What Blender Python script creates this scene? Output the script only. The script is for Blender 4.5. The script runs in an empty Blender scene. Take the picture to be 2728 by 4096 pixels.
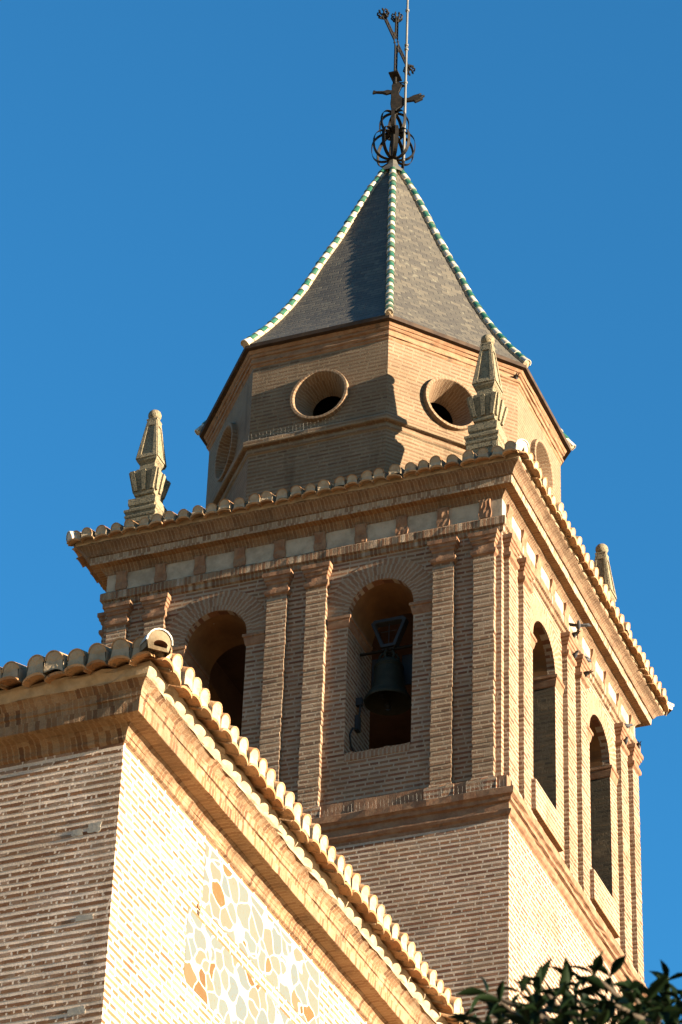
import bpy, bmesh, math, random
from math import sin, cos, tan, pi, radians, sqrt, hypot, atan2, floor
from mathutils import Vector, Matrix
SC = bpy.context.scene
COL = SC.collection
rnd = random.Random(11)

# ------------------------------------------------------------------ camera
CAM = Vector((12.311, -36.084, 1.601))
yaw, pit, rol = radians(-22.296), radians(35.511), radians(2.0955)
fwd = Vector((sin(yaw)*cos(pit), cos(yaw)*cos(pit), sin(pit)))
r0 = Vector((cos(yaw), -sin(yaw), 0)); u0 = r0.cross(fwd)
rgt = cos(rol)*r0 + sin(rol)*u0; upv = -sin(rol)*r0 + cos(rol)*u0
cd = bpy.data.cameras.new('camera'); cam = bpy.data.objects.new('camera', cd); COL.objects.link(cam)
M = Matrix.Identity(4)
for i in range(3):
    M[i][0] = rgt[i]; M[i][1] = upv[i]; M[i][2] = -fwd[i]; M[i][3] = CAM[i]
cam.matrix_world = M
cd.sensor_fit = 'VERTICAL'; cd.sensor_height = 36; cd.lens = 36*13074.9/4096
cd.clip_start = 0.1; cd.clip_end = 3000
cd.dof.use_dof = True; cd.dof.focus_distance = 42; cd.dof.aperture_fstop = 10
SC.camera = cam

# ------------------------------------------------------------------ light
SUN_EL, SUN_AZ = radians(9.0), radians(-2.7)      # azimuth measured from +X towards +Y
sd = Vector((cos(SUN_EL)*cos(SUN_AZ), cos(SUN_EL)*sin(SUN_AZ), sin(SUN_EL)))
sl = bpy.data.lights.new('sun', 'SUN'); sl.energy = 4.7; sl.angle = radians(0.53); sl.color = (1.0, 0.85, 0.62)
so = bpy.data.objects.new('sun', sl); COL.objects.link(so)
so.rotation_euler = sd.to_track_quat('Z', 'Y').to_euler(); so.location = (60, -5, 40)
W = bpy.data.worlds.new('World'); SC.world = W; W.use_nodes = True
nt = W.node_tree; nt.nodes.clear()
sky = nt.nodes.new('ShaderNodeTexSky'); sky.sky_type = 'NISHITA'; sky.sun_disc = False
sky.sun_elevation = SUN_EL; sky.sun_rotation = pi/2 - SUN_AZ
sky.altitude = 700; sky.air_density = 1.0; sky.dust_density = 0.0; sky.ozone_density = 6.5
bg = nt.nodes.new('ShaderNodeBackground'); bg.inputs[1].default_value = 0.051
wo = nt.nodes.new('ShaderNodeOutputWorld')
wb_ = nt.nodes.new('ShaderNodeMix'); wb_.data_type = 'RGBA'; wb_.blend_type = 'MULTIPLY'; wb_.inputs[0].default_value = 1.0   # camera white balance on the sky
wb_.inputs[7].default_value = (0.74, 1.13, 0.88, 1)
nt.links.new(sky.outputs[0], wb_.inputs[6]); nt.links.new(wb_.outputs[2], bg.inputs[0]); nt.links.new(bg.outputs[0], wo.inputs[0])
SC.view_settings.view_transform = 'Standard'; SC.view_settings.look = 'None'
SC.view_settings.exposure = 2.96; SC.view_settings.gamma = 1

# ------------------------------------------------------------------ node helpers
class NB:
    def __init__(s, name):
        s.mat = bpy.data.materials.new(name); s.mat.use_nodes = True
        s.t = s.mat.node_tree; s.t.nodes.clear()
        s.out = s.n('ShaderNodeOutputMaterial'); s.p = s.n('ShaderNodeBsdfPrincipled')
        s.l(s.p.outputs[0], s.out.inputs[0]); s.p.inputs['Roughness'].default_value = 0.9
        s.p.inputs['Specular IOR Level'].default_value = 0.2
    def n(s, k): return s.t.nodes.new(k)
    def l(s, a, b): s.t.links.new(a, b)
    def put(s, sock, v):
        if isinstance(v, bpy.types.NodeSocket): s.l(v, sock)
        elif isinstance(v, (tuple, list)): sock.default_value = tuple(v) + ((1,) if len(v) == 3 and len(sock.default_value) == 4 else ())
        else: sock.default_value = v
    def m(s, op, a, b=0.0, c=0.0):
        n = s.n('ShaderNodeMath'); n.operation = op
        for i, v in enumerate((a, b, c)): s.put(n.inputs[i], v)
        return n.outputs[0]
    def vm(s, op, a, b=(0, 0, 0)):
        n = s.n('ShaderNodeVectorMath'); n.operation = op
        s.put(n.inputs[0], a); s.put(n.inputs[1], b)
        return n.outputs[1] if op in ('DOT_PRODUCT', 'LENGTH') else n.outputs[0]
    def mix(s, f, a, b, mode='MIX'):
        n = s.n('ShaderNodeMix'); n.data_type = 'RGBA'; n.blend_type = mode
        s.put(n.inputs[0], f); s.put(n.inputs[6], a); s.put(n.inputs[7], b)
        return n.outputs[2]
    def noise(s, vec, scale, detail=3, rough=0.55, col=False):
        n = s.n('ShaderNodeTexNoise'); s.l(vec, n.inputs['Vector'])
        n.inputs['Scale'].default_value = scale; n.inputs['Detail'].default_value = detail; n.inputs['Roughness'].default_value = rough
        return n.outputs[1 if col else 0]
    def ramp(s, f, stops):
        n = s.n('ShaderNodeValToRGB'); s.put(n.inputs[0], f); e = n.color_ramp.elements
        while len(e) < len(stops): e.new(0.5)
        for q, (p, c) in zip(e, stops): q.position = p; q.color = tuple(c) + (1,)
        return n.outputs[0]
    def sm(s, v, a, b):
        n = s.n('ShaderNodeMapRange'); n.interpolation_type = 'SMOOTHSTEP'
        s.put(n.inputs[0], v); n.inputs[1].default_value = a; n.inputs[2].default_value = b
        return n.outputs[0]
    def wn(s, a, b=0.0, c=0.0):
        x = s.n('ShaderNodeCombineXYZ')
        for i, v in enumerate((a, b, c)): s.put(x.inputs[i], v)
        n = s.n('ShaderNodeTexWhiteNoise'); n.noise_dimensions = '3D'; s.l(x.outputs[0], n.inputs[0])
        return n.outputs[0]
    def pos(s):
        if not hasattr(s, '_g'): s._g = s.n('ShaderNodeNewGeometry')
        return s._g.outputs['Position']
    def uv(s):
        if not hasattr(s, '_u'):
            t = s.n('ShaderNodeUVMap'); t.uv_map = 'UVMap'; x = s.n('ShaderNodeSeparateXYZ'); s.l(t.outputs[0], x.inputs[0]); s._u = x
        return s._u.outputs[0], s._u.outputs[1]
    def bump(s, h, strength=1.0, dist=0.01):
        n = s.n('ShaderNodeBump'); n.inputs['Strength'].default_value = strength; n.inputs['Distance'].default_value = dist
        s.l(h, n.inputs['Height']); s.l(n.outputs[0], s.p.inputs['Normal'])
    def base(s, c): s.put(s.p.inputs['Base Color'], c)
    def wall_uv(s):
        """metres along the wall (horizontal tangent) and height, from world position"""
        P = s.pos(); N = s._g.outputs['True Normal']
        T = s.vm('NORMALIZE', s.vm('CROSS_PRODUCT', (0, 0, 1), N)); u = s.vm('DOT_PRODUCT', P, T)
        x = s.n('ShaderNodeSeparateXYZ'); s.l(P, x.inputs[0]); return u, x.outputs[2]

BF = 0.52
def brick_mat(name, h, bricks, mortar, lich=0.0, wb=0.29, bump=0.7, plain=0.0, soft=0.004, daub=0.25):
    b = NB(name); u, v = b.wall_uv(); P = b.pos()
    nz = b.noise(P, 7.0, 2); nf = b.noise(P, 45.0, 4, 0.7)
    nn = b.m('SUBTRACT', nz, 0.5)
    v2 = b.m('ADD', v, b.m('MULTIPLY', nn, 0.007)); u2 = b.m('ADD', u, b.m('MULTIPLY', nn, 0.05))
    r = b.m('DIVIDE', v2, h); row = b.m('FLOOR', r); fv = b.m('FRACT', r)
    odd = b.m('MODULO', b.m('ABSOLUTE', row), 2.0)
    w = b.m('MULTIPLY_ADD', odd, -wb*0.5, wb)
    uu = b.m('ADD', b.m('DIVIDE', u2, w), b.wn(row, 3.3)); cell = b.m('FLOOR', uu); fu = b.m('FRACT', uu)
    rb = b.wn(cell, row, 1.7); rb2 = b.wn(cell, row, 9.1)
    dv = b.m('MULTIPLY', b.m('MINIMUM', fv, b.m('SUBTRACT', BF, fv)), h)
    du = b.m('SUBTRACT', b.m('MULTIPLY', b.m('MINIMUM', fu, b.m('SUBTRACT', 1.0, fu)), w), 0.008)
    d = b.m('MINIMUM', dv, du)
    d = b.m('ADD', d, b.m('MULTIPLY', b.m('SUBTRACT', nf, 0.5), 0.012))
    mask = b.sm(d, -0.001, soft)
    bc = b.ramp(rb, bricks)
    bc = b.mix(b.m('MULTIPLY', b.m('POWER', rb2, 3.0), daub), bc, mortar)                # a few bricks daubed with mortar
    mc = b.mix(b.sm(b.noise(P, 3.0, 3), 0.3, 0.7), mortar, tuple(c*0.8 for c in mortar))
    c = b.mix(mask, mc, bc)
    if plain: c = b.mix(plain, c, mortar)
    big = b.noise(P, 0.9, 4, 0.6); c = b.mix(b.sm(big, 0.35, 0.75), c, (0.80, 0.76, 0.70), 'MULTIPLY')
    stv = b.vm('MULTIPLY', P, (3.2, 3.2, 0.35)); st = b.noise(stv, 1.0, 4, 0.6)                     # rain streaks
    c = b.mix(b.m('MULTIPLY', b.sm(st, 0.56, 0.74), 0.55), c, (0.42, 0.38, 0.34), 'MULTIPLY')
    lv = b.noise(P, 2.6, 5, 0.7); c = b.mix(b.m('MULTIPLY', b.sm(lv, 0.58, 0.70), 0.25), c, (0.155, 0.110, 0.064))   # dry lichen
    sp = b.noise(P, 70, 3, 0.75); c = b.mix(0.55, c, b.ramp(sp, [(0.3, (0.45, 0.45, 0.45)), (0.68, (1.25, 1.22, 1.15))]), 'MULTIPLY')
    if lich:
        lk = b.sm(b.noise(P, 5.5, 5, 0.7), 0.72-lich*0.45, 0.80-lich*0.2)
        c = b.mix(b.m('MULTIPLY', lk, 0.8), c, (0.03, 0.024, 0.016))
    b.base(c)
    hh = b.m('ADD', b.m('MULTIPLY', mask, 0.35), b.m('ADD', b.m('MULTIPLY', nf, 1.0), b.m('MULTIPLY', sp, 0.9)))
    b.bump(hh, bump, 0.012); return b.mat

def stripe_mat(name, wid, bricks, mortar, bump=0.5, soil=0.3, jw=0.012):
    """bricks on end, joints run across UV.x (metres)"""
    b = NB(name); u, v = b.uv(); P = b.pos()
    nz = b.m('SUBTRACT', b.noise(P, 14.0, 2), 0.5); u2 = b.m('ADD', u, b.m('MULTIPLY', nz, 0.018))
    row = b.m('FLOOR', b.m('DIVIDE', v, 0.145)); q = b.m('ADD', b.m('DIVIDE', u2, wid), b.m('MULTIPLY', b.wn(row, 4.4), 3.0)); cell = b.m('FLOOR', q); f = b.m('FRACT', q)
    nf = b.noise(P, 45.0, 4, 0.7)
    d = b.m('SUBTRACT', b.m('MULTIPLY', b.m('MINIMUM', f, b.m('SUBTRACT', 1.0, f)), wid), jw*0.5)
    d = b.m('ADD', d, b.m('MULTIPLY', b.m('SUBTRACT', nf, 0.5), 0.02))
    mask = b.sm(d, -0.001, 0.006)
    bc = b.ramp(b.wn(cell, row, 2.2), bricks); c = b.mix(mask, mortar, bc)
    big = b.noise(P, 1.6, 4, 0.65); c = b.mix(b.m('MULTIPLY', b.sm(big, 0.42, 0.7), soil), c, (0.055, 0.034, 0.020))
    sp = b.noise(P, 70, 3, 0.75); c = b.mix(0.5, c, b.ramp(sp, [(0.3, (0.5, 0.5, 0.5)), (0.68, (1.25, 1.22, 1.15))]), 'MULTIPLY')
    b.base(c); b.bump(b.m('ADD', b.m('MULTIPLY', mask, 0.5), b.m('ADD', nf, sp)), bump, 0.012); return b.mat

def mottle(name, c1, c2, scale=6, rough=0.9, bump=0.3, fine=40, spec=0.2, c3=None, s3=22, t3=0.6):
    b = NB(name); P = b.pos(); n1 = b.noise(P, scale, 5, 0.65)
    c = b.mix(b.sm(n1, 0.35, 0.68), c1, c2)
    if c3 is not None: c = b.mix(b.sm(b.noise(P, s3, 4, 0.75), t3, t3+0.08), c, c3)
    b.base(c); b.p.inputs['Roughness'].default_value = rough; b.p.inputs['Specular IOR Level'].default_value = spec
    if bump: b.bump(b.noise(P, fine, 4, 0.7), bump, 0.012)
    return b.mat

BR_T = [(0.0, (0.095, 0.038, 0.020)), (0.35, (0.150, 0.060, 0.030)), (0.7, (0.170, 0.078, 0.038)), (1.0, (0.130, 0.070, 0.040))]
BR_C = [(0.0, (0.135, 0.055, 0.024)), (0.4, (0.170, 0.074, 0.034)), (0.75, (0.178, 0.084, 0.040)), (1.0, (0.155, 0.076, 0.037))]
MORT = (0.262, 0.192, 0.140); MORTC = (0.60, 0.465, 0.370)
HT, HC = 0.0769, 0.0750
M_brick = brick_mat('tower brick', HT, BR_T, MORT, bump=0.9)
M_pil = brick_mat('pilaster brick', HT, [(0, (0.085, 0.042, 0.024)), (0.5, (0.140, 0.070, 0.038)), (1, (0.165, 0.093, 0.054))], (0.250, 0.184, 0.130), bump=1.0, daub=0.5, lich=0.10)
M_shaft = brick_mat('tower shaft brick', HT, BR_T, (0.385, 0.298, 0.232), bump=0.9)
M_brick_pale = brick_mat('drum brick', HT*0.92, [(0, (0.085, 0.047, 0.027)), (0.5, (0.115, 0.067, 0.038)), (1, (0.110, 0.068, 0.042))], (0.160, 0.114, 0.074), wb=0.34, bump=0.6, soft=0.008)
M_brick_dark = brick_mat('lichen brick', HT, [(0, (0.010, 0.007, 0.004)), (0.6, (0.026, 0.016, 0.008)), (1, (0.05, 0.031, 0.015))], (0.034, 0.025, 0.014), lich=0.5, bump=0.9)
M_brick_ch = brick_mat('church brick', HC, BR_C, MORTC, wb=0.30)
M_sold = stripe_mat('soldier brick', 0.058, [(0, (0.105, 0.056, 0.032)), (0.5, (0.132, 0.075, 0.044)), (1, (0.155, 0.095, 0.058))], (0.180, 0.128, 0.084), soil=0.5, jw=0.008, bump=0.7)
M_corona = stripe_mat('corona brick', 0.075, [(0, (0.130, 0.070, 0.040)), (0.5, (0.190, 0.125, 0.080)), (1, (0.240, 0.178, 0.128))], (0.270, 0.200, 0.142), soil=0.3, jw=0.012, bump=0.7)
M_arch = stripe_mat('architrave brick', 0.062, [(0, (0.105, 0.050, 0.027)), (0.55, (0.150, 0.078, 0.043)), (0.85, (0.175, 0.110, 0.070)), (1, (0.27, 0.21, 0.16))], (0.190, 0.132, 0.085), soil=0.35, jw=0.014, bump=0.9)
M_ring = stripe_mat('window ring brick', 0.058, [(0, (0.112, 0.064, 0.037)), (0.5, (0.140, 0.084, 0.048)), (1, (0.150, 0.096, 0.060))], (0.172, 0.122, 0.080), jw=0.012, soil=0.25)
M_sold_ch = stripe_mat('church soldier brick', 0.060, [(0, (0.085, 0.040, 0.020)), (0.25, (0.150, 0.076, 0.036)), (0.6, (0.180, 0.104, 0.056)), (1, (0.215, 0.140, 0.085))], (0.215, 0.140, 0.084), soil=0.5, jw=0.008, bump=0.7)
M_soffit = stripe_mat('soffit brick', 0.058, [(0, (0.125, 0.054, 0.021)), (0.5, (0.155, 0.072, 0.029)), (1, (0.175, 0.090, 0.039))], (0.18, 0.108, 0.055), soil=0.5)
M_soffit_ch = stripe_mat('church soffit brick', 0.060, [(0, (0.160, 0.085, 0.038)), (0.5, (0.200, 0.115, 0.055)), (1, (0.22, 0.135, 0.07))], (0.24, 0.15, 0.08), soil=0.5)
M_vous = stripe_mat('voussoir brick', 0.062, [(0, (0.125, 0.064, 0.036)), (0.5, (0.155, 0.080, 0.045)), (1, (0.175, 0.102, 0.062))], (0.190, 0.138, 0.098), jw=0.018, soil=0.1)
M_terra = mottle('terracotta moulding', (0.118, 0.056, 0.030), (0.160, 0.092, 0.054), 9, bump=0.35, c3=(0.08, 0.050, 0.032), s3=7, t3=0.62)
M_drumc = mottle('drum moulding', (0.140, 0.070, 0.036), (0.170, 0.100, 0.058), 9, bump=0.5, c3=(0.085, 0.052, 0.032), s3=7, t3=0.58)
M_plaster = mottle('frieze plaster', (0.27, 0.212, 0.155), (0.17, 0.132, 0.096), 3.5, bump=0.3, fine=25)
M_ochre = mottle('vault plaster', (0.13, 0.060, 0.022), (0.09, 0.041, 0.016), 2.2, bump=0.15, c3=(0.20, 0.15, 0.10), s3=3, t3=0.66)
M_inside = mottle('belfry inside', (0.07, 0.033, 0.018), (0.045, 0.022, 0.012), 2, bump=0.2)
M_bed = mottle('tile bedding mortar', (0.26, 0.195, 0.130), (0.19, 0.138, 0.088), 8, bump=0.5)
M_endclay = mottle('ridge end clay', (0.135, 0.100, 0.062), (0.095, 0.066, 0.038), 11, bump=0.5, fine=30)
M_plug = mottle('tile end mortar', (0.40, 0.320, 0.250), (0.28, 0.218, 0.168), 12, bump=0.4, fine=30)
M_stone = mottle('obelisk stone', (0.165, 0.130, 0.080), (0.118, 0.095, 0.060), 7, bump=0.6, fine=45, c3=(0.045, 0.040, 0.028), s3=42, t3=0.50)
M_iron = mottle('wrought iron', (0.003, 0.0026, 0.002), (0.009, 0.006, 0.004), 14, rough=0.7, bump=0.1, spec=0.12)
M_galv = mottle('galvanised steel', (0.085, 0.080, 0.070), (0.06, 0.057, 0.05), 6, rough=0.6, bump=0.05, spec=0.4)
M_bronze = mottle('bell bronze', (0.008, 0.009, 0.006), (0.016, 0.015, 0.010), 5, rough=0.7, bump=0.15, spec=0.12)
M_steel = mottle('painted yoke steel', (0.016, 0.017, 0.020), (0.011, 0.012, 0.014), 5, rough=0.6, bump=0.05, spec=0.2)
M_lead = mottle('lead cap', (0.042, 0.038, 0.032), (0.06, 0.055, 0.047), 5, rough=0.7, bump=0.2)
M_board = mottle('eaves board', (0.022, 0.013, 0.009), (0.04, 0.024, 0.015), 6, bump=0.2)
M_wire = mottle('spike wire', (0.16, 0.135, 0.10), (0.10, 0.085, 0.065), 6, rough=0.4, bump=0, spec=0.5)
M_bark = mottle('bark', (0.03, 0.022, 0.015), (0.05, 0.036, 0.024), 12, bump=0.6)
M_ground = mottle('sandy ground', (0.48, 0.345, 0.190), (0.40, 0.28, 0.15), 0.5, bump=0.3, fine=8)
M_bird = mottle('bird feathers', (0.02, 0.02, 0.023), (0.055, 0.055, 0.06), 18, rough=0.7, bump=0.1)
M_rubber = mottle('black cable', (0.008, 0.008, 0.008), (0.014, 0.014, 0.014), 8, rough=0.5, bump=0)
def glaze(name, c1, c2):
    b = NB(name); P = b.pos(); b.base(b.mix(b.sm(b.noise(P, 11, 5, 0.75), 0.42, 0.66), c1, c2))
    b.p.inputs['Roughness'].default_value = 0.28; b.p.inputs['Specular IOR Level'].default_value = 0.5
    b.bump(b.noise(P, 18, 3), 0.15, 0.01); return b.mat
M_green = glaze('green glaze', (0.011, 0.060, 0.035), (0.045, 0.080, 0.045)); M_white = glaze('white glaze', (0.32, 0.295, 0.245), (0.17, 0.14, 0.10))
def tile_mat():
    b = NB('terracotta tile'); P = b.pos(); u, v = b.uv()
    c = b.ramp(u, [(0, (0.185, 0.085, 0.036)), (0.4, (0.25, 0.130, 0.058)), (0.75, (0.28, 0.165, 0.085)), (1, (0.20, 0.125, 0.068))])
    c = b.mix(b.sm(b.noise(P, 13, 5, 0.7), 0.5, 0.72), c, (0.085, 0.056, 0.034))
    c = b.mix(b.sm(b.noise(P, 45, 4, 0.7), 0.58, 0.66), c, (0.035, 0.028, 0.02))
    b.base(c); b.bump(b.noise(P, 40, 4), 0.35, 0.012); return b.mat
M_tile = tile_mat()
def slate_mat():
    b = NB('roof slate'); u, v = b.uv(); P = b.pos()
    h, w = 0.105, 0.20
    r = b.m('DIVIDE', v, h); row = b.m('FLOOR', r); fv = b.m('FRACT', r)
    q = b.m('ADD', b.m('DIVIDE', u, w), b.m('ADD', b.m('MULTIPLY', row, 0.5), b.m('MULTIPLY', b.wn(row, 1.1), 0.12)))
    cell = b.m('FLOOR', q); f = b.m('FRACT', q); rr = b.wn(cell, row, 5.0)
    c = b.ramp(rr, [(0, (0.030, 0.025, 0.020)), (0.5, (0.043, 0.036, 0.027)), (1, (0.060, 0.049, 0.035))])
    dj = b.m('MULTIPLY', b.m('MINIMUM', f, b.m('SUBTRACT', 1.0, f)), w)
    gap = b.m('MINIMUM', b.sm(dj, 0.0, 0.012), b.sm(fv, 0.0, 0.16))
    c = b.mix(gap, (0.014, 0.013, 0.011), c)
    c = b.mix(b.sm(b.noise(P, 9, 4), 0.55, 0.75), c, (0.085, 0.074, 0.052))
    b.base(c); b.p.inputs['Roughness'].default_value = 0.65; b.p.inputs['Specular IOR Level'].default_value = 0.35
    tilt = b.m('MULTIPLY', b.m('SUBTRACT', 1.0, fv), 1.0)
    b.bump(b.m('ADD', b.m('ADD', tilt, b.m('MULTIPLY', rr, 0.5)), b.m('MULTIPLY', gap, 0.6)), 0.6, 0.012); return b.mat
M_slate = slate_mat()
def flint_mat():
    b = NB('flint rubble panel'); u, v = b.uv(); P = b.pos()
    x = b.n('ShaderNodeCombineXYZ'); b.l(b.m('MULTIPLY', u, 0.85), x.inputs[0]); b.l(v, x.inputs[1])
    wob = b.noise(P, 4, 1, 0.4, True); vec = b.vm('ADD', x.outputs[0], b.vm('SCALE', wob)); 
    sc = [n for n in b.t.nodes if n.type == 'VECT_MATH' and n.operation == 'SCALE'][0]; sc.inputs[3].default_value = 0.16
    e = b.n('ShaderNodeTexVoronoi'); e.feature = 'DISTANCE_TO_EDGE'; e.inputs['Scale'].default_value = 4.6; b.l(vec, e.inputs['Vector'])
    g = b.n('ShaderNodeTexVoronoi'); g.feature = 'F1'; g.inputs['Scale'].default_value = 4.6; b.l(vec, g.inputs['Vector'])
    s2 = b.n('ShaderNodeSeparateColor'); b.l(g.outputs['Color'], s2.inputs[0])
    c = b.ramp(s2.outputs[0], [(0, (0.064, 0.074, 0.072)), (0.40, (0.074, 0.074, 0.058)), (0.62, (0.060, 0.070, 0.072)), (0.84, (0.078, 0.068, 0.044)), (0.90, (0.074, 0.040, 0.012)), (1, (0.064, 0.028, 0.009))])
    c = b.mix(b.sm(b.noise(P, 30, 4, 0.7), 0.5, 0.75), c, (0.074, 0.060, 0.036))
    ed = b.m('ADD', b.m('MINIMUM', e.outputs[0], b.m('MULTIPLY', b.m('SUBTRACT', 0.76, g.outputs['Distance']), 0.50)), b.m('MULTIPLY', b.m('SUBTRACT', b.noise(P, 25, 3), 0.5), 0.022))
    k = b.sm(ed, 0.022, 0.050); c = b.mix(k, (0.34, 0.29, 0.23), c); b.base(c)
    b.bump(b.m('ADD', k, b.noise(P, 35, 3)), 0.35, 0.012); return b.mat
M_flint = flint_mat()
def leaf_mat():
    b = NB('leaf'); u, v = b.uv()
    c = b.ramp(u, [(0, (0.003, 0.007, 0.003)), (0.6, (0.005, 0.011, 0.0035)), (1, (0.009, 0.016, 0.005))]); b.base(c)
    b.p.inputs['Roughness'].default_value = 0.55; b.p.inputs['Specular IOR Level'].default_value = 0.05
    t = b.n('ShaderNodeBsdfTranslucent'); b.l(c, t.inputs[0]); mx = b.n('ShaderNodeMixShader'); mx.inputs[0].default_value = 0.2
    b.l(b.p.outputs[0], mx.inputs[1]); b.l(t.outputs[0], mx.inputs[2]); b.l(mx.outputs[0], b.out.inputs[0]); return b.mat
M_leaf = leaf_mat()

# ------------------------------------------------------------------ mesh helpers
class G:
    def __init__(s): s.v = []; s.f = []; s.m = []; s.uv = []; s.sm = []
    def face(s, pts, mat=0, uv=None, smooth=False):
        i = len(s.v); s.v += [tuple(p) for p in pts]; s.f.append(tuple(range(i, i+len(pts)))); s.m.append(mat)
        s.uv.append(uv if uv else [(0, 0)]*len(pts)); s.sm.append(smooth)
    def grid(s, rows, mat=0, uvs=None, smooth=False, flip=False):
        """rows: list of equal-length point lists, shared vertices"""
        i0 = len(s.v); n = len(rows[0])
        for r in rows: s.v += [tuple(p) for p in r]
        for a in range(len(rows)-1):
            mt = mat[a] if isinstance(mat, (list, tuple)) else mat
            for k in range(n-1):
                q = [(a, k), (a, k+1), (a+1, k+1), (a+1, k)]
                if flip: q = q[::-1]
                s.f.append(tuple(i0+x*n+y for x, y in q)); s.m.append(mt); s.sm.append(smooth)
                s.uv.append([uvs[x][y] for x, y in q] if uvs else [(0, 0)]*4)
    def box(s, x0, x1, y0, y1, z0, z1, mat=0, X=None):
        p = [Vector((x, y, z)) for z in (z0, z1) for y in (y0, y1) for x in (x0, x1)]
        if X is not None: p = [X @ q for q in p]
        for q in ((0, 2, 3, 1), (4, 5, 7, 6), (0, 1, 5, 4), (2, 6, 7, 3), (0, 4, 6, 2), (1, 3, 7, 5)):
            s.face([p[k] for k in q], mat, [(0, 0), (.3, 0), (.3, .3), (0, .3)])
    def tube(s, path, rad, n=8, mat=0, cap=True, uvx=0.0, flat=None):
        path = [Vector(p) for p in path]; rows = []; uvs = []; ref = None
        for i, p in enumerate(path):
            t = (path[min(i+1, len(path)-1)] - path[max(i-1, 0)]).normalized()
            if ref is None: ref = Vector((0, 0, 1)) if abs(t.z) < 0.9 else Vector((1, 0, 0))
            a = t.cross(ref).normalized(); ref = a.cross(t).normalized(); r = rad[i] if isinstance(rad, (list, tuple)) else rad
            fb = flat if flat else 1.0
            rows.append([p + a*r*cos(2*pi*k/n) + ref*r*fb*sin(2*pi*k/n) for k in range(n+1)])
            uvs.append([(uvx, 0)]*(n+1))
        s.grid(rows, mat, uvs, True, flip=True)
        if cap: s.face(rows[0][:-1], mat, [(uvx, 0)]*n); s.face(rows[-1][:-1][::-1], mat, [(uvx, 0)]*n)
    def lathe(s, prof, c, n=24, mat=0, smooth=True):
        rows = [[Vector((c[0]+r*cos(2*pi*k/n), c[1]+r*sin(2*pi*k/n), c[2]+z)) for k in range(n+1)] for r, z in prof]
        s.grid(rows, mat, None, smooth)
    def build(s, name, mats, parent=None):
        me = bpy.data.meshes.new(name); me.from_pydata(s.v, [], s.f); ul = me.uv_layers.new(name='UVMap')
        flat = [c for f in s.uv for q in f for c in q]; ul.data.foreach_set('uv', flat)
        me.polygons.foreach_set('material_index', s.m); me.polygons.foreach_set('use_smooth', s.sm)
        for m in mats: me.materials.append(m)
        me.update(); o = bpy.data.objects.new(name, me); COL.objects.link(o)
        if parent: o.parent = parent
        return o
def root(name, label, cat, loc=(0, 0, 0), group=None):
    o = bpy.data.objects.new(name, None); COL.objects.link(o); o.location = loc; o.empty_display_size = 0.3
    return tag(o, label, cat, group)
def tag(o, label, cat, group=None):
    o['label'] = label; o['category'] = cat
    if group: o['group'] = group
    return o
def offs(poly, e):
    n = len(poly); out = []
    for i in range(n):
        a, b, c = poly[i-1], poly[i], poly[(i+1) % n]
        def nrm(p, q):
            l = hypot(q[0]-p[0], q[1]-p[1]); return ((q[1]-p[1])/l, -(q[0]-p[0])/l)
        n1, n2 = nrm(a, b), nrm(b, c); k = e/(1+n1[0]*n2[0]+n1[1]*n2[1])
        out.append((b[0]+(n1[0]+n2[0])*k, b[1]+(n1[1]+n2[1])*k))
    return out
def sweep(g, poly, prof, mat=0, seg=0.18, jit=0.004, edges=None, uoff=0.0):
    """mouldings: profile (offset, z) swept round a plan polygon (counter-clockwise), each edge one grid"""
    n = len(poly); rings = {e: offs(poly, e) for e in set(p[0] for p in prof)}
    vl = [0.0]
    for a, b in zip(prof, prof[1:]): vl.append(vl[-1]+hypot(a[0]-b[0], a[1]-b[1]))
    R = random.Random(int(1000*prof[0][1])+len(prof))
    for i in range(n):
        if edges is not None and i not in edges: k = 1
        else:
            k = max(1, int(hypot(poly[(i+1) % n][0]-poly[i][0], poly[(i+1) % n][1]-poly[i][1])/seg))
        rows = []; uvs = []
        for (e, z), v in zip(prof, vl):
            p, q = rings[e][i], rings[e][(i+1) % n]; L = hypot(q[0]-p[0], q[1]-p[1]); nx, ny = (q[1]-p[1])/L, -(q[0]-p[0])/L
            row = []; ur = []
            for t in range(k+1):
                f = t/k; j = R.gauss(0, jit) if 0 < t < k else 0; jz = R.gauss(0, jit*0.6) if 0 < t < k else 0
                row.append((p[0]+(q[0]-p[0])*f+nx*j, p[1]+(q[1]-p[1])*f+ny*j, z+jz)); ur.append((uoff+i*20+(f-0.5)*L+5, v))
            rows.append(row); uvs.append(ur)
        g.grid(rows, mat, uvs)
def courses(z0, z1, h, rel=0.009, e=0.0):
    """brick courses: proud brick, weathered mortar bed sloping back under the next brick"""
    pr = [(e-rel, z0)]; k = floor(z0/h)+1
    while (k+1)*h < z1:
        pr += [(e, k*h+0.002), (e, k*h+BF*h), (e-rel, (k+1)*h-0.002)]; k += 1
    pr.append((e, z1)); return pr

# ------------------------------------------------------------------ ground
g = G(); g.face([(-900, -900, 0), (900, -900, 0), (900, 900, 0), (-900, 900, 0)])
gr = g.build('ground', [M_ground]); gr['kind'] = 'structure'

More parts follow.
